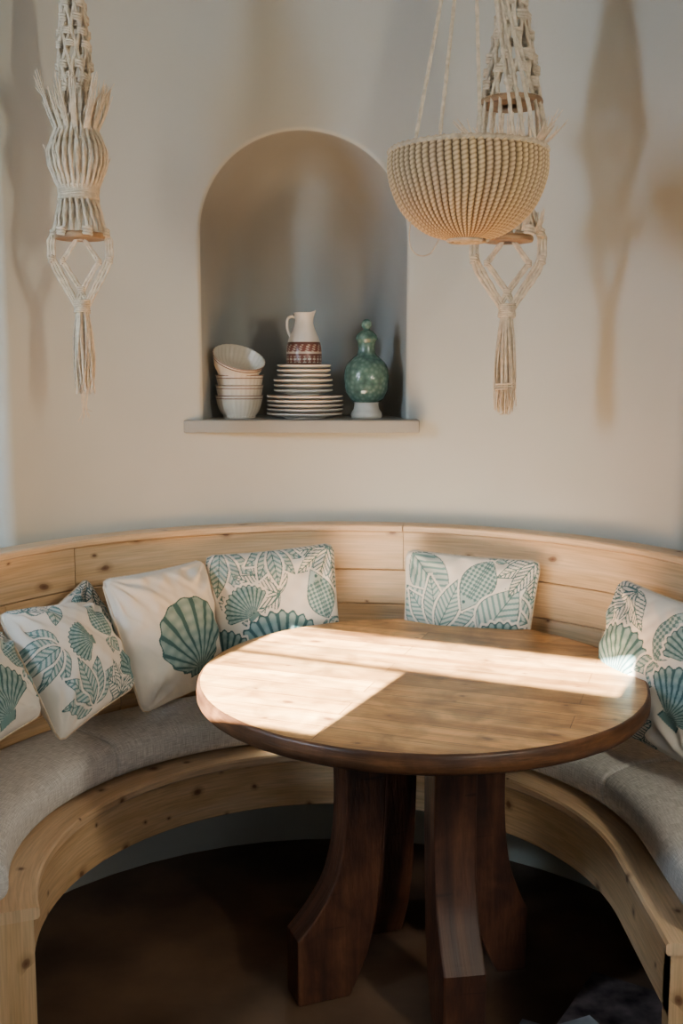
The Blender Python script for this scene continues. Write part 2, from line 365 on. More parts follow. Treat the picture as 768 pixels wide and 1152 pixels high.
def cushion(b0,b1,label):
    mb=MB(); r0,r1,z0,z1=.664,.925,.4205,CZ-.006; m=40; n=60
    prof=[]
    for i in range(m):
        t=2*PI*i/m; c,s=math.cos(t),math.sin(t); e=.56
        prof.append((math.copysign(abs(c)**e,c),math.copysign(abs(s)**e,s)))
    rm,zm=(r0+r1)/2,(z0+z1)/2; hw,hh=(r1-r0)/2,(z1-z0)/2
    cum=[0]
    for i in range(m): cum.append(cum[-1]+math.hypot((prof[i][0]-prof[(i+1)%m][0])*hw,(prof[i][1]-prof[(i+1)%m][1])*hh))
    Lr=abs(b1-b0)*rm; rings=[]; ER=.014
    us=[ER*(1-math.cos(PI/2*j/8)) for j in range(9)]
    us=us+[ER+(Lr-2*ER)*j/n for j in range(1,n)]+[Lr-u for u in us[::-1]]
    for u in us:
        dd=min(u,Lr-u); ins=ER*(1-math.sqrt(max(0,1-(1-min(dd,ER)/ER)**2)))
        a=b0+(b1-b0)*u/Lr
        row=[]
        for i in range(m+1):
            c,s=prof[i%m]; crown=.008*(1-c*c) if s>0 else 0
            row.append(mb.add(ring(rm+c*(hw-ins),a,zm+s*(hh-ins)+crown*(1-ins/ER)),(u,cum[i])))
        rings.append(row)
    for j in range(len(us)-1):
        for i in range(m): mb.face(rings[j][i],rings[j+1][i],rings[j+1][i+1],rings[j][i+1])
    mb.face(*rings[0][:m]); mb.face(*rings[-1][:m][::-1])
    am=(b0+b1)/2; root=ring(rm,am,z0)
    e=empty('seat_cushion',root,label,'cushion','grey seat cushions on the curved bench')
    mb.build('cushion_pad',M_linen,e,sharp=60)
    mb=MB()
    pts=[ring(r0+.010,b0+(b1-b0)*(.01+.98*j/60),z1-.020) for j in range(61)]; tube(mb,pts,.0024,6)
    mb.build('piping',M_linen,e)
g=R(.02)
cushion(R(110.5),R(54)+g,'grey linen seat cushion at left bench end under the leftmost pillows')
cushion(R(54)-g,R(-9)+g,'grey linen seat cushion curving below the big scallop shell pillow, left of table')
cushion(R(-9)-g,R(-71.5)+g,'grey linen seat cushion behind the table on its right side')
cushion(R(-71.5)-g,R(-123),'grey linen seat cushion at the right bench end, cut by picture edge')
# ---------------------------------------------------------------- table
TC=Vector((.184,2.430,0)); TR_=.546; EX=.95
tb=empty('round_table',TC,'round wooden pedestal table with plank top and dark curved legs','table')
mb=MB(); n=160; ca,sa=math.cos(R(-20)),math.sin(R(-20))
def wob(k,z=.5): 
    t=2*PI*k/n; return .0005*math.sin(t*7+1)+.0004*math.sin(t*17+2)+.0003*math.sin(t*39+z*40)
rings=[]
for q in (0.002,.3,.6,.85,1):
    rings.append([])
    for k in range(n):
        r=(TR_-.008+wob(k))*q; c,s=math.cos(2*PI*k/n),math.sin(2*PI*k/n)
        rings[-1].append(mb.add((TC.x+EX*r*c,TC.y+r*s,TZ),(r*c*ca+r*s*sa+.9,-r*c*sa+r*s*ca+.03)))
for A,B in zip(rings[:-1],rings[1:]):
    for k in range(n): mb.face(A[k],B[k],B[(k+1)%n],A[(k+1)%n])
mb.face(*rings[0])
mb.build('table_top',M_top,tb)
mb=MB(); prof=[(TR_-.008,TZ)]+[(TR_-.008+.007*math.sin(PI/2*j/4),TZ-.007+.007*math.cos(PI/2*j/4)) for j in range(1,5)]+[(TR_+.001,TZ-.02),(TR_,TZ-.036),(TR_-.005,TZ-.041),(TR_-.03,TZ-.042),(.05,TZ-.042)]
rings=[[mb.add((TC.x+EX*(r+wob(k,.5 if i==0 else z))*math.cos(2*PI*k/n),TC.y+(r+wob(k,.5 if i==0 else z))*math.sin(2*PI*k/n),z),(2*PI*k/n*TR_,z+r)) for k in range(n)] for i,(r,z) in enumerate(prof)]
for A,B in zip(rings[:-1],rings[1:]):
    for k in range(n): mb.face(A[k],B[k],B[(k+1)%n],A[(k+1)%n])
mb.face(*rings[-1][::-1])
mb.build('table_rim',M_rim,tb,sharp=50)
outer=catmull([(.215,.708),(.207,.60),(.203,.47),(.21,.37),(.235,.28),(.28,.215),(.318,.175)],6)+[(.335,.160),(.335,.0)]
inner=[(.19,0),(.175,.03),(.145,.10)]+catmull([(.125,.18),(.108,.35),(.10,.55),(.10,.708)],5)
poly0=outer+inner
for deg,w,off,sc in ((201,.041,0,.96),(279,.048,.036,.90),(10,.042,0,.78),(110,.042,0,.8)):
    poly=[(r if r<.2 else .2+(r-.2)*sc**3,z) for r,z in poly0]
    mb=MB(); d=Vector((math.cos(R(deg)),math.sin(R(deg)),0)); t=Vector((-d.y,d.x,0)); o0=t*off
    A=[mb.add(TC+o0+d*r+t*w+Vector((0,0,z)),(r,z)) for r,z in poly]; B=[mb.add(TC+o0+d*r-t*w+Vector((0,0,z)),(r+.3,z)) for r,z in poly]
    m=len(poly); mb.face(*A[::-1]); mb.face(*B)
    for i in range(m):
        x=[mb.add(mb.v[A[i]],(.05,poly[i][1]+poly[i][0])),mb.add(mb.v[A[(i+1)%m]],(.05,poly[(i+1)%m][1]+poly[(i+1)%m][0])),mb.add(mb.v[B[(i+1)%m]],(.05+2*w,poly[(i+1)%m][1]+poly[(i+1)%m][0])),mb.add(mb.v[B[i]],(.05+2*w,poly[i][1]+poly[i][0]))]
        mb.face(*x)
    o=mb.build('leg',M_leg,tb,smooth=False)
    wd=o.modifiers.new('w','WELD'); wd.merge_threshold=.0003
    bv=o.modifiers.new('b','BEVEL'); bv.width=.005; bv.segments=2; bv.limit_method='ANGLE'; bv.angle_limit=R(40)
for deg in (20,110):
    mb=MB(); box(mb,-.33,.33,-.035,.035,.665,.7078,Matrix.Translation(TC)@Matrix.Rotation(R(deg),4,'Z')); mb.build('cross_beam',M_leg,tb,smooth=False,bevel=.004)
# ---------------------------------------------------------------- pillows
CREAM=np.array((.66,.64,.58)); TEAL=np.array((.048,.115,.122)); MID=np.array((.135,.24,.24)); LT=np.array((.33,.43,.42)); GREY=np.array((.34,.39,.38))
def rot(u,v,cx,cy,a):
    dx,dy=u-cx,v-cy; c,s=math.cos(a),math.sin(a); return dx*c+dy*s,-dx*s+dy*c
def fan(img,u,v,cx,cy,r,a,ribs=15,light=False):
    x,y=rot(u,v,cx,cy,a); rho=np.hypot(x,y); th=np.arctan2(x,y); w=1.22
    rm=r*(1-.16*(th/w)**2)*(1+.03*np.cos(th*ribs*PI/w))
    halo=(np.abs(th)<w+.09)&(rho<rm+.022); img[halo]=CREAM
    ins=(np.abs(th)<w)&(rho<rm); q=rho/np.maximum(rm,1e-6)
    rib=np.cos(th*ribs*PI/w); 
    f=np.clip(.5+.5*rib,0,1)**.7*(.7+.3*np.cos(q*34))
    base=MID[None]*(1-f[:,None]*.7)+LT[None]*(f[:,None]*.7)
    base[rib<-.5]=TEAL; img[ins]=base[ins]
    img[ins&((q>.965)|(np.abs(th)>w-.04))]=TEAL
    h=(np.abs(x)<r*.2)&(np.abs(y+r*.02)<r*.07); img[h]=MID; img[h&(np.abs(x)>r*.17)]=TEAL
def bigshell(img,u,v,cx,cy,r,a):
    x,y=rot(u,v,cx,cy,a); x=x/1.22; th=np.arctan2(x,y+r*.92); d=np.hypot(x,y)
    edge=r*(1+.022*np.cos(th*26)); ins=(d<edge)
    rho=np.hypot(x,y+r*.92)/(2*r); rib=np.cos(th*24)
    f=np.clip(.5+.5*rib,0,1)**.6*(.72+.28*np.cos(rho*46))
    base=MID[None]*(1-f[:,None]*.75)+LT[None]*(f[:,None]*.75); base[rib<-.6]=TEAL
    img[ins]=base[ins]; img[ins&(d>edge*.965)]=TEAL
    ear=(np.abs(x)<r*.34)&(y<-r*.86)&(y>-r*1.06); img[ear]=MID; img[ear&((np.abs(x)>r*.30)|(y<-r*1.02)|(np.sin(x*190)>.6))]=TEAL
def leaf(img,u,v,cx,cy,L,W,a,freq=150,col=None,hatch=False):
    x,y=rot(u,v,cx,cy,a); t=np.clip(y/L,0,1); half=W*np.sin(PI*t**.8); ins=(y>0)&(y<L)&(np.abs(x)<half)
    halo=(y>-.01)&(y<L+.015)&(np.abs(x)<half+.018); img[halo]=CREAM
    st=np.sin((y-np.abs(x)*.9)*freq); c=col if col is not None else MID
    base=np.where((st>.25)[:,None],c[None],(LT*.8+CREAM*.2)[None])
    if hatch:
        s2=np.sin((x+y)*freq*.9)*np.sin((x-y)*freq*.9); base=np.where((s2>.0)[:,None],(TEAL*.5+MID*.5)[None],LT[None])
    img[ins]=base[ins]; img[ins&((np.abs(x)>half-.006)|(np.abs(x)<.003))]=TEAL
def fish(img,u,v,cx,cy,L,W,a):
    for s in (-1,1): leaf(img,u,v,cx,cy,L*.42,W*.5,a+PI+s*.5,150)
    bx,by=cx-math.sin(a)*L*.45,cy+math.cos(a)*L*.45
    for s in (-1,1): leaf(img,u,v,bx,by,L*.34,W*.4,a+s*1.9,170)
    leaf(img,u,v,cx,cy,L,W,a,110,None,True)
    x,y=rot(u,v,cx,cy,a); head=(y>L*.76)&(y<L)&(np.abs(x)<W*np.sin(PI*np.clip(y/L,0,1)**.8)-.006); img[head]=LT
    e=np.hypot(x-W*.15,y-L*.84)<.013; img[e]=TEAL
def lleaf(img,u,v,cx,cy,L,W,a):
    x,y=rot(u,v,cx,cy,a); t=np.clip(y/L,0,1); half=W*np.sin(PI*t**.8); ins=(y>0)&(y<L)&(np.abs(x)<half)
    ln=(np.sin((y-np.abs(x)*1.2)*170)>.5)|(np.abs(x)<.004)|(np.abs(x)>half-.007)
    img[ins]=CREAM*.93+LT*.07; img[ins&ln]=TEAL*.7+MID*.3
def flower(img,u,v,cx,cy,r,a,n=5,light=False,line=False):
    for k in (0,n-1,1,n-2,2) if n==5 else range(n):
        ang=a+(k-(n-1)/2)*.55; L=r*(1-.08*abs(k-(n-1)/2))
        if line: lleaf(img,u,v,cx,cy,L,r*.20,ang)
        else: leaf(img,u,v,cx,cy,L,r*.19,ang,150,GREY if light else MID)
def sketch(img,u,v,cx,cy,r,a):
    x,y=rot(u,v,cx,cy,a); rho=np.hypot(x,y); th=np.arctan2(x,y)
    ins=(rho<r)&(np.abs(th)<1.0); ln=(np.cos(th*26)>.72)|(np.cos(rho/r*16)>.9)|(rho>r*.95)
    img[ins]=CREAM*.97; img[ins&ln]=GREY*.6
def paint(u,v,kind):
    img=np.tile(CREAM,(len(u),1)).astype(float)
    if kind=='shell':
        bigshell(img,u,v,.56,.45,.29,.10); return img
    K={'a':[('k',.18,.50,.30,-.5),('k',.95,.98,.36,2.7),('w',.12,1.02,.36,2.9),('k',.52,.66,.38,1.1),('f',.50,.08,.46,.15),('x',.90,.44,.40,.12,.3),('f',.98,.12,.30,-.7),('f',.02,.12,.32,-.1),('w',.50,1.02,.30,3.2),('f',.30,.52,.24,.6)],
       'b':[('w',.98,.52,.36,1.2),('l',.06,.98,.46,.15,3.9,0),('l',.30,.40,.44,.16,.7,0),('w',.30,.42,.46,-.35),('x',.66,.98,.44,.13,2.7),('l',.64,.40,.46,.16,-.55,0),('f',.80,.18,.34,.1),('w',.44,.0,.36,.1),('f',.08,.14,.30,.4),('k',.98,1.0,.34,2.6)],
       'd':[('k',.25,.98,.40,2.8),('w',.92,.95,.38,3.6),('w',.04,.50,.36,-.2),('f',.34,.34,.40,.3),('x',.66,.60,.44,.13,-.4),('f',.84,.26,.36,-.6),('k',.45,.02,.36,-.4),('f',.96,.66,.28,.4),('f',.06,.08,.30,.2)],
       'c':[('k',.12,.92,.24,-.6),('w',.22,.56,.34,1.75),('l',.40,1.0,.30,.09,2.7,0),('w',.36,.06,.38,.15),('k',.74,.0,.34,-.2),('s',.30,.90,.18,-.2),('f',.96,.10,.26,.2),('f',.52,.52,.22,1.35),('x',.76,.50,.42,.13,.05)]}[kind]
    for m in K:
        if m[0]=='f': fan(img,u,v,m[1],m[2],m[3],m[4],13)
        if m[0]=='s': sketch(img,u,v,m[1],m[2],m[3],m[4])
        if m[0]=='w': flower(img,u,v,m[1],m[2],m[3],m[4],5)
        if m[0]=='k': flower(img,u,v,m[1],m[2],m[3],m[4],5,line=True)
        if m[0]=='l': leaf(img,u,v,m[1],m[2],m[3],m[4],m[5],110,None,bool(m[6]))
        if m[0]=='x': fish(img,u,v,m[1],m[2],m[3],m[4],m[5])
    return img
def fit(cor,y0,S,T):
    def rad(p): return math.hypot(p.x-C.x,p.y-C.y)
    def cost(ys):
        p=[P(c[0],c[1],y) for c,y in zip(cor,ys)]; e=0
        for i in range(4): e+=((p[i]-p[(i+1)%4]).length-S)**2
        e+=.5*((p[0]-p[2]).length-1.414*S)**2+.5*((p[1]-p[3]).length-1.414*S)**2
        e+=((p[0]+p[2])-(p[1]+p[3])).length_squared*.4
        for q in p: e+=20*max(0,rad(q)-.912)**2+20*max(0,CZ+.008-q.z)**2
        e+=20*max(0,rad((p[0]+p[1]+p[2]+p[3])/4)+T-.925)**2
        for i in range(4): e+=20*max(0,rad((p[i]+p[(i+1)%4])/2)+T*.5-.925)**2
        e+=.15*sum((a-b)**2 for a,b in zip(ys,y0)); return e
    ys=list(y0); st=.04; best=cost(ys)
    while st>.0008:
        imp=False
        for i in range(4):
            for s in (-st,st):
                y2=list(ys); y2[i]+=s; c=cost(y2)
                if c<best: best=c; ys=y2; imp=True
        for s in (-st,st):
            y2=[y+s for y in ys]; c=cost(y2)
            if c<best: best=c; ys=y2; imp=True
        if not imp: st*=.6
    p=[P(c[0],c[1],y) for c,y in zip(cor,ys)]
    return p
def pillow(cor,y0,S,T,kind,label,seed=0,back=.6):
    TL,TR,BR,BL=fit(cor,y0,S,T*back)
    nrm=((BL-TL).cross(TR-TL)+(BR-TR).cross(TR-TL)).normalized()
    cen=(TL+TR+BR+BL)/4
    rs=np.random.RandomState(seed); wv=[(rs.uniform(4,11),rs.uniform(-11,11),rs.uniform(0,6),rs.uniform(.4,1)) for _ in range(7)]
    def grid(n,sgn):
        g=np.linspace(-1,1,n); U,V=np.meshgrid(g,g); U=U.ravel();V=V.ravel()
        pu=U*(1-.035*(1-V**2)*U**2); pv=V*(1-.035*(1-U**2)*V**2)
        cr=np.clip(np.abs(U)*np.abs(V)-.86,0,1)*.30; pu=pu*(1-cr); pv=pv*(1-cr)
        a_=((pu+1)/2)[:,None]; b_=((pv+1)/2)[:,None]
        pos=(1-a_)*(1-b_)*np.array(BL)+a_*(1-b_)*np.array(BR)+a_*b_*np.array(TR)+(1-a_)*b_*np.array(TL)
        core=np.clip((1-U**2)*(1-V**2),0,1)
        th=T*core**.38*(1 if sgn>0 else back)
        wr=sum(k*np.sin(p*U+q*V+r)**3 for p,q,r,k in wv)*.0024*core**.3
        for cu,cv in ((-1,-1),(1,-1),(1,1),(-1,1)):
            dd=np.hypot(U-cu,V-cv); an=np.arctan2(V-cv,U-cu); wr=wr+.0055*np.exp(-((dd-.45)/.28)**2)*np.sin(an*13+seed+cu)
        wr=wr+.0035*np.exp(-((np.abs(V)-.85)/.12)**2)*np.sin(U*17+seed)+.0035*np.exp(-((np.abs(U)-.85)/.12)**2)*np.sin(V*15+seed)
        wr=wr*np.clip(core*8,0,1)
        pos=pos+(sgn*(th+wr))[:,None]*np.array(nrm)
        return U,V,pos
    V_=[];F_=[];Cc=[]
    n=230; U,V,pos=grid(n,1); col=paint((U+1)/2,(V+1)/2,kind)
    V_.append(pos); Cc.append(col)
    i=np.arange(n-1); I,J=np.meshgrid(i,i); b=(J*n+I).ravel(); F_.append(np.stack([b,b+1,b+n+1,b+n],1))
    m=n; U,V,pos2=grid(m,-1); V_.append(pos2); Cc.append(np.tile(CREAM,(m*m,1)))
    b=(J*m+I).ravel()+n*n; F_.append(np.stack([b+m,b+m+1,b+1,b],1))
    vv=np.concatenate(V_)-np.array(cen); ff=np.concatenate(F_); cc=np.concatenate(Cc)
    me=bpy.data.meshes.new('pillow_cover'); me.from_pydata(vv.tolist(),[],ff.tolist())
    ca=me.color_attributes.new('Col','FLOAT_COLOR','POINT'); c4=np.ones((len(vv),4),dtype=np.float32); c4[:,:3]=cc; ca.data.foreach_set('color',c4.ravel())
    me.polygons.foreach_set('use_smooth',[True]*len(me.polygons)); me.materials.append(M_pillow); me.update()
    e=empty('throw_pillow',cen,label,'pillow','throw pillows on the bench')
    o=bpy.data.objects.new('pillow_cover',me); COL.objects.link(o); o.parent=e
    g=pos.reshape(n,n,3); st=8
    rim=list(g[0,:-1:st])+list(g[:-1:st,-1])+list(g[-1,:0:-st])+list(g[:0:-st,0])
    mb=MB(); tube(mb,rim,.0022,6,closed=True); mb.build('seam_edge',M_rope2,e)
SZ=.37
pillow([(-108,742),(0,712),(47,804),(-46,866)],[2.00,2.32,2.24,1.93],SZ*.9,.056,'a','leaf and shell printed pillow cut off by the left picture edge',1)
pillow([(34,705),(97,650),(150,745),(92,800)],[2.65,2.80,2.80,2.62],SZ*.80,.038,'b','printed pillow mostly hidden, peeking out between two left pillows',2)
pillow([(-3,690),(103,679),(151,773),(67,836)],[2.42,2.58,2.50,2.28],SZ*.92,.070,'c','white pillow printed with a green fish and shells, leaning second from left edge',3)
pillow([(113,652),(227,629),(249,766),(160,804)],[2.66,2.90,2.86,2.58],SZ,.070,'shell','plain cream pillow printed with one big green scallop shell',4)
pillow([(229,625),(375,610),(388,757),(252,776)],[2.96,3.02,2.96,2.90],SZ,.060,'a','green leaf and shell printed pillow standing left of the table directly below the niche',5)
pillow([(456,617),(609,631),(590,775),(450,765)],[3.0,2.86,2.84,2.96],SZ,.044,'b','green leaf printed pillow standing behind the right half of the table',6,.5)
pillow([(699,650),(818,694),(784,868),(660,806)],[2.62,2.28,2.22,2.52],SZ*1.02,.064,'d','green shell printed pillow at the right picture edge beside the table',7)
# ---------------------------------------------------------------- things on the niche ledge
YI=yw+.045; SC=YI*.995/F
def X(px): return P(px,440,YI).x
def plate_profile(r):
    return [(r*.55,0),(r*.56,.003),(r*.70,.005),(r*.965,.0110),(r,.0130),(r*1.002,.0152),(r*.995,.0168),(r*.96,.0160),(r*.70,.0085),(r*.55,.006),(0.0001,.006)]
def make_plate(name,r,label,group):
    e=empty(name,(0,0,0),label,'plate',group)
    mb=MB(); lathe(mb,plate_profile(r),n=56); mb.build('plate_body',M_cer,e,sharp=60)
    mb=MB(); tube(mb,[(r*.995*math.cos(2*PI*k/48),r*.995*math.sin(2*PI*k/48),.0170) for k in range(48)],.0006,5,closed=True); mb.build('brown_edge',M_brown,e)
    return e
def dup(root,loc,label):
    r=root.copy(); COL.objects.link(r); r.location=loc; r['label']=label
    for ch in list(root.children):
        c=ch.copy(); COL.objects.link(c); c.parent=r
    return r
ordn=['lowest','second from below','third from below','fourth from below','fifth from below','topmost']
zt=ZS
big=None
for k in range(5):
    lab='large cream dinner plate, %s of the five wide plates under the jug'%ordn[k] if k<4 else 'large cream dinner plate, topmost of the five wide plates under the jug'
    loc=Vector((X(343)+rng.uniform(-.0015,.0015),YI+rng.uniform(-.001,.001),zt))
    if big is None: big=make_plate('dinner_plate',42.5*SC,lab,'wide plates stacked in the niche'); big.location=loc
    else: dup(big,loc,lab)
    zt+=.0128
zt+=.005
sm=None
for k in range(3):
    lab='mid-sized cream plate, %s of the three above the wide plates'%(ordn[k] if k<2 else 'topmost')
    loc=Vector((X(341)+rng.uniform(-.001,.001),YI,zt))
    if sm is None: sm=make_plate('side_plate',33*SC,lab,'mid-sized plates stacked in the niche'); sm.location=loc
    else: dup(sm,loc,lab)
    zt+=.0150
sm2=None
for k in range(3):
    lab='small cream saucer, %s'%['lowest of the three saucers under the jug','middle one of the three saucers under the jug','topmost of the saucers, directly under the jug'][k]
    loc=Vector((X(342),YI,zt))
    if sm2 is None: sm2=make_plate('saucer',30*SC,lab,'saucers stacked in the niche'); sm2.location=loc
    else: dup(sm2,loc,lab)
    zt+=.0140
def make_bowl(label):
    e=empty('bowl',(0,0,0),label,'bowl','cream bowls stacked in the niche')
    pr=catmull([(.044,0),(.048,.003),(.048,.008),(.057,.020),(.065,.040),(.0702,.066),(.0715,.068)],4)+[(.069,.068),(.062,.040),(.052,.022),(.03,.014),(.0001,.013)]
    mb=MB(); lathe(mb,pr,n=144,flute=.0006,nf=30); mb.build('bowl_body',M_bowl,e,sharp=60)
    mb=MB(); tube(mb,[(.0718*math.cos(2*PI*k/48),.0718*math.sin(2*PI*k/48),.0668) for k in range(48)],.0012,5,closed=True); mb.build('rim_line',M_brown,e)
    mb=MB(); tube(mb,[(.0700*math.cos(2*PI*k/48),.0700*math.sin(2*PI*k/48),.0585) for k in range(48)],.0013,5,closed=True); mb.build('brown_band',M_brown,e)
    return e
bx=X(269); labs=['lowest upright cream bowl standing on the niche ledge','second cream bowl of the niche stack, nested in the lowest','third cream bowl of the niche stack, just under the tilted one']
bw=make_bowl(labs[0]); bw.location=(bx,YI,ZS)
for k in (1,2): dup(bw,Vector((bx+.001*k,YI,ZS+.0300*k)),labs[k])
tb_=dup(bw,Vector((bx-.014,YI+.006,ZS+.125)),'cream bowl lying tilted on top of the bowl stack, showing its inside')
tb_.rotation_euler=(R(25),R(17),0); tb_.scale=(1.1,1.1,.95)
jz=zt+.003; jx=X(342)
jug=empty('jug',(jx,YI,jz),'white ceramic jug with red-brown patterned lower half on the plates','jug')
prof=[(k*SC,h*SC) for k,h in catmull([(18,0),(19.6,2),(19.8,10),(19.2,20),(16.5,29),(12.6,38),(10.2,46),(9.8,51),(11.2,57)],6)]
prof+=[(prof[-1][0]-.002,prof[-1][1]+.0005),(.018,.12),(.02,.02),(.0001,.02)]
def jc(z,a,r):
    h=z/SC
    if h<2 : return (.09,.028,.02)
    if h<9: return (.15,.042,.028) if (math.sin(a*22)+math.cos(h*1.6))>-.3 else (.55,.48,.4)
    if h<12: return (.12,.035,.025)
    if h<14: return (.55,.48,.4)
    if h<22: return (.14,.042,.03) if math.sin(a*16+h)*math.cos(h*1.3)>-.4 else (.5,.43,.35)
    if h<25: return (.09,.03,.02)
    return (.68,.64,.57)
fine=[]
for A,B in zip(prof[:-1],prof[1:]):
    for j in range(3): fine.append((A[0]+(B[0]-A[0])*j/3,A[1]+(B[1]-A[1])*j/3))
fine.append(prof[-1])
mb=MB(); lathe(mb,fine,(jx,YI,jz),n=150,colf=jc)
for i,v in enumerate(mb.v):
    hz=(v[2]-jz)/SC; dx,dy=v[0]-jx,v[1]-YI; rr=math.hypot(dx,dy)
    if hz>46 and rr>.01:
        w=max(0,math.cos(math.atan2(dy,dx)))**6*(hz-46)/12
        mb.v[i]=(v[0]+.007*w,v[1],v[2]+.008*w)
mb.build('jug_body',M_patc,jug,col=True,sharp=60)
mb=MB(); tube(mb,[(jx+a*SC,YI,jz+h*SC) for a,h in catmull([(-9.5,52),(-14,53),(-18,50),(-18.8,42),(-17,35),(-14,30)],6)],.0042,8); mb.build('handle',M_cer,jug)
vx=X(412)
jar=empty('lidded_jar',(vx,YI,ZS),'green glazed lidded jar with knob on white foot at right of the niche','jar')
mb=MB(); lathe(mb,[(k*SC,h*SC) for k,h in catmull([(16.5,0),(17.5,2),(17,6),(14.5,10),(13.5,15),(14,18)],5)],(vx,YI,ZS),n=48); mb.build('foot',M_base,jar)
mb=MB(); lathe(mb,[(k*SC,h*SC) for k,h in catmull([(13.5,17.5),(18.5,21),(23.2,29),(25.2,40),(25.0,51),(22,60),(15.5,67),(10.8,71),(9.6,76),(9.8,83),(11.4,87)],6)],(vx,YI,ZS),n=64); mb.build('jar_body',M_green,jar)
mb=MB(); lathe(mb,[(k*SC,h*SC) for k,h in catmull([(12,87),(12.3,88.5),(11.2,92),(7.6,96),(4.2,98),(3.6,99)],5)]+[(k*SC,h*SC) for k,h in [(5.8*math.sin(t),104-5.8*math.cos(t)) for t in [PI*j/16 for j in range(4,16)]]]+[(.0001,109.8*SC)],(vx,YI,ZS),n=48); mb.build('lid',M_green,jar)
# ---------------------------------------------------------------- hanging things
def spts(cx,cy,S,th,prof,y,tw=0,seg=5,lin=False):
    pts=[]
    for i,(r,py) in enumerate(prof if lin else catmull(prof,seg)):
        a=th+tw*(py-prof[0][1]); pts.append((cx+r*S*math.cos(a),cy+r*S*math.sin(a),zof(py,y)))
    return pts
def torus(mb,c,Rr,r,n=28,m=8):
    tube(mb,[(c[0]+Rr*math.cos(2*PI*k/n),c[1]+Rr*math.sin(2*PI*k/n),c[2]) for k in range(n)],r,m,closed=True)
def hanger(pxc,y,label,spec):
    c=P(pxc,300,y); cx,cy=c.x,c.y; S=y*.975/F
    e=empty('macrame_hanger',(cx,cy,CEIL-.002),label,'wall hanging')
    mb=MB(); rope(mb,[(cx,cy,CEIL),(cx,cy,zof(spec['top'],y))],.008); mb.build('hanging_cord',M_rope,e)
    mb=MB()
    for prof,nn,ph,tw,rad in spec['cords']:
        for k in range(nn): rope(mb,spts(cx,cy,S,ph+2*PI*k/nn,prof,y,tw),rad)
    mb.build('knotted_cords',M_rope2,e)
    for sgn in (0,PI):
        for prof,dr,dth,rad,cnt in spec['bands']:
            mb=MB()
            for j in range(cnt):
                off=(j-(cnt-1)/2)*dr; m_=len(prof)
                pr=[(r+off*(.45 if i in (0,m_-1) else 1),py+off*(-.3 if i<m_/2 else .6)) for i,(r,py) in enumerate(prof)]
                rope(mb,spts(cx,cy,S,sgn+dth,pr,y,0,7,True),rad)
            mb.build('loop_band',M_rope2,e)
    for py,r,nn,size,ph in spec['knots']:
        for k in range(nn):
            mb=MB(); a=ph+2*PI*k/nn; c=Vector((cx+r*S*math.cos(a),cy+r*S*math.sin(a),zof(py,y)))
            t=Vector((-math.sin(a),math.cos(a),0)); o=Vector((math.cos(a),math.sin(a),0)); pts=[]
            N=40
            for i in range(N+1):
                q=i/N*3*2*PI; pts.append(c+t*size*.95*math.cos(q)+o*size*.7*math.sin(q)+Vector((0,0,(i/N-.5)*size*2.0)))
            tube(mb,pts,size*.36,6); mb.build('knot',M_rope2,e)
    for py0,py1,r in spec['wraps']:
        mb=MB(); z0,z1=zof(py1,y),zof(py0,y); rad=.0026; turns=max(3,int((z1-z0)/(rad*1.7))); N=turns*20
        tube(mb,[(cx+(r*S+.001*math.sin(i*.7))*math.cos(i/20*2*PI),cy+(r*S+.001*math.sin(i*.7))*math.sin(i/20*2*PI),z0+(z1-z0)*i/N) for i in range(N+1)],rad,6); mb.build('wrapped_collar',M_rope2,e)
    for py,r in spec['discs']:
        mb=MB(); z=zof(py,y); lathe(mb,[(r*S*.3,-.007),(r*S,-.007),(r*S+.002,-.003),(r*S+.002,.003),(r*S,.007),(r*S*.3,.007),(r*S*.3,-.007)],(cx,cy,z),n=36); mb.build('wooden_ring',M_dowel,e,sharp=30)
    for (py,r0,dr,L,nn,sg) in spec['fringe']:
        mb=MB()
        for k in range(nn):
            a=2*PI*k/nn+random.uniform(-.15,.15); l=L*random.uniform(.7,1.2)*sg; o=dr*random.uniform(.6,1.4)
            for h in (-.06,.0,.06):
                pts=[(r0,py),(r0+o*.6,py-l*.45),(r0+o*random.uniform(.7,1.3),py-l*random.uniform(.8,1.1))]
                tube(mb,spts(cx,cy,S,a+h,pts,y,0,4),.0036,5,r1=.0008)
        mb.build('fringe',M_rope2,e)
    mb=MB(); t0,t1,rr,wl=spec['tassel']
    for k in range(80):
        a=random.uniform(0,2*PI); q=rr*math.sqrt(random.uniform(.02,1)); l=t1+random.uniform(-14,6)
        tube(mb,spts(cx,cy,S,a,[(q*.55,t0),(q*.95,t0+(l-t0)*.3),(q*random.uniform(.9,1.25),t0+(l-t0)*.7),(q*random.uniform(.7,1.3),l)],y,random.uniform(-.006,.006),4),.0023,5,r1=.0014)
    for k in range(12):
        a=random.uniform(0,2*PI); tube(mb,spts(cx,cy,S,a,[(rr*.5,t1-5),(rr*random.uniform(.1,.6),t1+wl*.5),(rr*random.uniform(0,1),t1+wl*random.uniform(.6,1))],y,.01,4),.0008,3)
    mb.build('tassel',M_rope2,e)
    return e
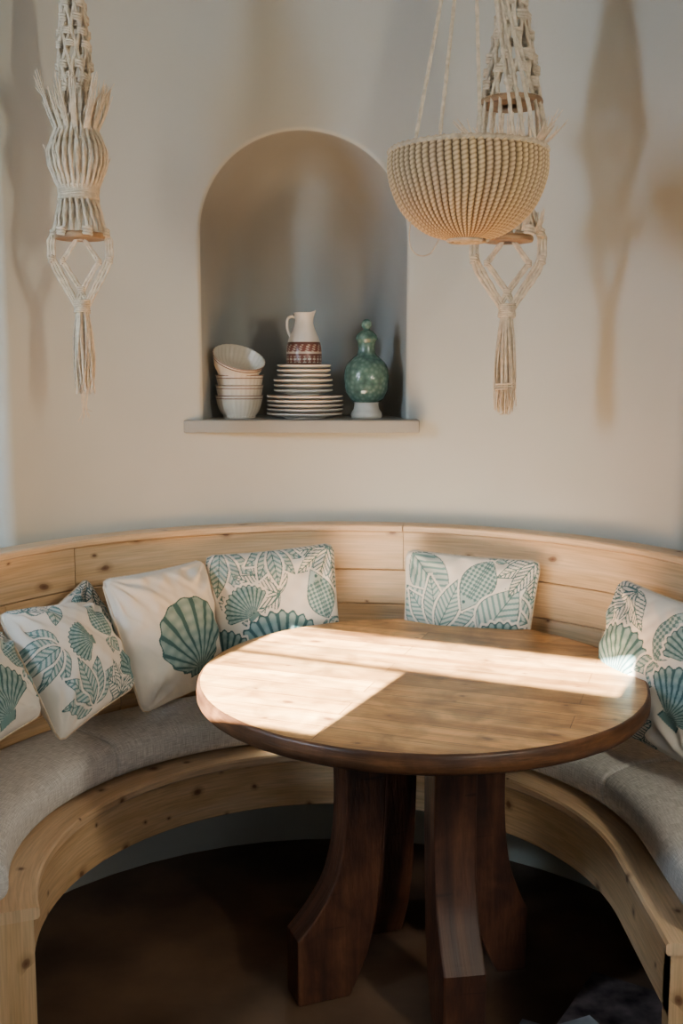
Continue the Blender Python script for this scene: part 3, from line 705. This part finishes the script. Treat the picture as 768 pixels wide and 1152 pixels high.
left=dict(top=-40,
 cords=[([(2,-42),(11,0),(15,40),(17,75),(13,100),(14,130)],9,.2,.014,.0043),
        ([(2,-42),(11,0),(15,40),(17,75),(13,100),(14,130)],9,.2,-.014,.0042),
        ([(12,118),(24,150),(32,172),(30,190),(21,213),(21,226)],28,0,0,.0042),
        ([(20,224),(25,244),(28,262)],20,.1,.004,.0040)],
 bands=[([(27,258),(32,272),(32,290),(26,304),(5,345)],3.0,.10,.0036,3),([(1,264),(20,294),(1,326),(-7,342)],3.0,.10,.0034,2)],
 knots=[(6,12,5,.008,.5),(22,13,5,.009,.2),(38,15,6,.008,.3),(52,16,6,.008,.5),(75,17,6,.009,0),(88,15,6,.008,.4),(100,13,5,.009,.3),(262,29,6,.010,.0),(292,32,2,.008,.10),(294,20,2,.007,.10),(266,2,2,.008,1.57),(325,2,2,.007,1.57)],
 wraps=[(210,226,22),(338,352,8)],discs=[(128,15),(266,27)],
 fringe=[(150,22,18,54,24,1),(135,13,20,38,18,1),(198,24,9,32,14,1)],tassel=(350,438,11,40))
hanger(91,2.64,'cream macrame hanger with wooden rings and long tassel hanging at left of the niche',left)
right=dict(top=-60,
 cords=[([(2,-62),(13,0),(22,55),(32,112)],10,.2,.008,.0048),([(2,-62),(13,0),(22,55),(32,112)],10,.2,-.008,.0046),
        ([(32,112),(36,150),(26,200),(22,225),(30,245),(34,262)],20,.1,.002,.0045)],
 bands=[([(33,252),(39,268),(39,290),(32,306),(5,347)],3.6,.10,.0043,3),([(1,264),(24,296),(1,328),(-8,344)],3.4,.10,.0040,2)],
 knots=[(4,14,5,.010,.5),(20,16,5,.011,.2),(42,20,6,.010,.6),(66,24,6,.011,.1),(82,27,7,.010,.5),(97,29,6,.011,.3),(262,36,6,.011,0),(292,39,2,.010,.10),(296,24,2,.008,.10),(266,2,2,.009,1.57),(328,2,2,.008,1.57)],
 wraps=[(342,357,9),(431,439,11)],discs=[(116,34),(269,27)],
 fringe=[(172,28,26,34,18,1),(262,32,9,24,12,1)],tassel=(352,460,11,8))
hanger(571,2.67,'cream macrame hanger with wooden rings partly hidden behind the hanging woven basket',right)
YB=2.30; bc=P(526,172,YB); SB=(YB*.991-.45*.132)/F
bk=empty('hanging_basket',(bc.x,bc.y,CEIL-.002),'round tan woven cord basket hanging on cream ropes above the table','basket')
prof=catmull([(86,0),(87.5,9),(87,24),(82,43),(73,61),(58,77),(41,88),(22,94)],22)
prof=[(r*SB,-h*SB*1.0) for r,h in prof]
NC=64; nA=NC*8; MR=27; rows=len(prof)
cum=[0]
for A,B in zip(prof[:-1],prof[1:]): cum.append(cum[-1]+math.hypot(A[0]-B[0],A[1]-B[1]))
mb=MB(); rr_=[]
jit=rng.uniform(-1,1,NC)
for i,(r,z) in enumerate(prof):
    t=cum[i]/cum[-1]; j0=max(i-1,0); j1=min(i+1,rows-1); tx,tz=prof[j1][0]-prof[j0][0],prof[j1][1]-prof[j0][1]; l=math.hypot(tx,tz); nx,nz=-tz/l,tx/l
    row=[]
    for k in range(nA):
        w_=(k%8)/8-.5
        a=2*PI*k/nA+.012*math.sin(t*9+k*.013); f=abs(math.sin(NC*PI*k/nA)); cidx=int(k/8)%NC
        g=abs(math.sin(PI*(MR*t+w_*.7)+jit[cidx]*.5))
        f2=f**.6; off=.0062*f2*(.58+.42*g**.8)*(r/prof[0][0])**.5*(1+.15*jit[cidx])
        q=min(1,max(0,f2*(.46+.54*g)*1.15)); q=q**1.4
        c=tuple(x0+(x1-x0)*q for x0,x1 in zip((.09,.048,.02),(.67+.04*jit[cidx],.485+.03*jit[cidx],.28)))  # occlusion shade in the gaps between cords is put into the colour
        row.append(mb.add((bc.x+(r+nx*off)*math.cos(a),bc.y+(r+nx*off)*math.sin(a),bc.z+z+nz*off),(0,0),c))
    rr_.append(row)
for A,B in zip(rr_[:-1],rr_[1:]):
    for k in range(nA): mb.face(A[k],B[k],B[(k+1)%nA],A[(k+1)%nA])
mb.build('woven_bowl',M_weave,bk,col=True,sharp=None)
mb=MB()
lathe(mb,[(r*.965,z+.004) for r,z in prof[::8]]+[(.0001,prof[-1][1]+.003)],bc,n=60); mb.build('lining',M_rope,bk)
mb=MB(); zb_=bc.z+prof[-1][1]; pts=[]
for i in range(200):
    t=i/199; r=(23*(1-t)+1)*SB; a=t*2*PI*3; pts.append((bc.x+r*math.cos(a),bc.y+r*math.sin(a),zb_-.003))
tube(mb,pts,.0052,6)
mb.build('base_coil',M_rope,bk)
mb=MB(); n=300
pts=[(bc.x+(88*SB+.0030*math.cos(60*2*PI*k/n))*math.cos(2*PI*k/n),bc.y+(88*SB+.0030*math.cos(60*2*PI*k/n))*math.sin(2*PI*k/n),bc.z+.001+.0030*math.sin(60*2*PI*k/n)) for k in range(n)]
tube(mb,pts,.0036,6,closed=True)
torus(mb,(bc.x,bc.y,bc.z+.001),87.5*SB,.0050,90,8)
mb.build('rim',M_rope,bk)
apex=Vector((bc.x,bc.y,zof(-190,YB)))
for deg in (222,243,272,308,322,40):
    mb=MB(); a=R(deg); st=Vector((bc.x+86*SB*math.cos(a),bc.y+86*SB*math.sin(a),bc.z-.006))
    rope(mb,[st,apex],.0037,amp=.10); mb.build('rope',M_rope2,bk)
mb=MB(); N=160; tube(mb,[(bc.x+.010*math.cos(i/20*2*PI),bc.y+.010*math.sin(i/20*2*PI),apex.z-.02+.05*i/N) for i in range(N)]+[(bc.x,bc.y,apex.z+.05),(bc.x,bc.y,CEIL)],.005,8); mb.build('top_knot',M_rope2,bk)
mb=MB(); tube(mb,catmull([P(466,236,YB),P(461,255,YB),P(461,276,YB),P(470,287,YB),P(484,285,YB),P(494,268,YB)],6),.0016,6); mb.build('loose_loop',M_rope2,bk)
# ---------------------------------------------------------------- magazines on the floor
M_cov1=plain('dark_print',(.13,.10,.10),.35,.0,120,.85); M_cov2=plain('pale_print',(.46,.47,.49),.4,0,90,.35); M_cov3=plain('blue_grey_print',(.22,.26,.33),.4,0,90,.5); M_page=plain('pages',(.6,.57,.5),.8,.2,400,.05)
def magazine(px,py,w,l,h,rot_,z,cov,label):
    y=(H-z)/math.tan(TH+math.atan((py-576)/F)); p=P(px,py,y); p.z=z
    e=empty('magazine',p,label,'magazine','printed matter lying on the floor under the bench end')
    Mx=Matrix.Translation(p)@Matrix.Rotation(R(rot_),4,'Z')
    mb=MB(); box(mb,-w/2+.002,w/2-.003,-l/2+.003,l/2-.003,.001,h-.001,Mx); mb.build('pages',M_page,e,smooth=False)
    mb=MB(); box(mb,-w/2,w/2,-l/2,l/2,h-.001,h,Mx); box(mb,-w/2,w/2,-l/2,l/2,0,.001,Mx); box(mb,-w/2,-w/2+.001,-l/2,l/2,.001,h-.001,Mx); mb.build('cover',cov,e,smooth=False)
magazine(694,1150,.20,.26,.024,-32,.0,M_cov1,'thick dark patterned magazine lying on the floor by the right bench end')
magazine(664,1196,.19,.26,.006,24,.0245,M_cov2,'pale magazine resting on the dark one at the bottom picture edge')
magazine(604,1184,.13,.19,.004,-28,.0,M_cov3,'blue-grey leaflet on the floor next to the table foot')
# ---------------------------------------------------------------- light
def area(name,loc,target,sx,sy,power,col):
    l=bpy.data.lights.new(name,'AREA'); l.shape='RECTANGLE'; l.size=sx; l.size_y=sy; l.energy=power; l.color=col
    o=bpy.data.objects.new(name,l); COL.objects.link(o); o.location=loc
    o.rotation_euler=(Vector(target)-Vector(loc)).to_track_quat('-Z','Y').to_euler(); return o
area('window_light_left',(-1.75,1.30,1.72),(.4,2.6,1.5),.24,.5,29,(.66,.83,1))
area('window_light_right',(1.32,.68,1.70),(-.6,2.6,1.7),.18,.45,30,(1,.89,.70))
area('room_fill',(0,-.2,2.9),(0,2.2,.8),1.6,.8,2.5,(.95,.96,1))
area('added_front_fill',(.9,-.7,1.1),(.1,2.4,.5),1.2,1.2,6,(.84,.92,1))  # added fill lamp behind the camera, no real opening there
l=bpy.data.lights.new('sun','SUN'); l.energy=170; l.angle=R(.3); l.color=(1,.92,.76)
o=bpy.data.objects.new('sun',l); COL.objects.link(o); dv=Vector((NXx*math.cos(EL),NYy*math.cos(EL),-math.sin(EL))); o.rotation_euler=dv.to_track_quat('-Z','Y').to_euler(); o.location=(-1,-3,4)
w=bpy.data.worlds.new('world'); S_.world=w; w.use_nodes=True; w.node_tree.nodes['Background'].inputs[0].default_value=(.6,.75,1,1); w.node_tree.nodes['Background'].inputs[1].default_value=.4
cam=bpy.data.cameras.new('camera'); cam.sensor_fit='VERTICAL'; cam.sensor_height=36; cam.sensor_width=24; cam.lens=F/1152*36
co=bpy.data.objects.new('camera',cam); COL.objects.link(co); co.location=(0,0,H); co.rotation_euler=(PI/2-TH,0,0); S_.camera=co
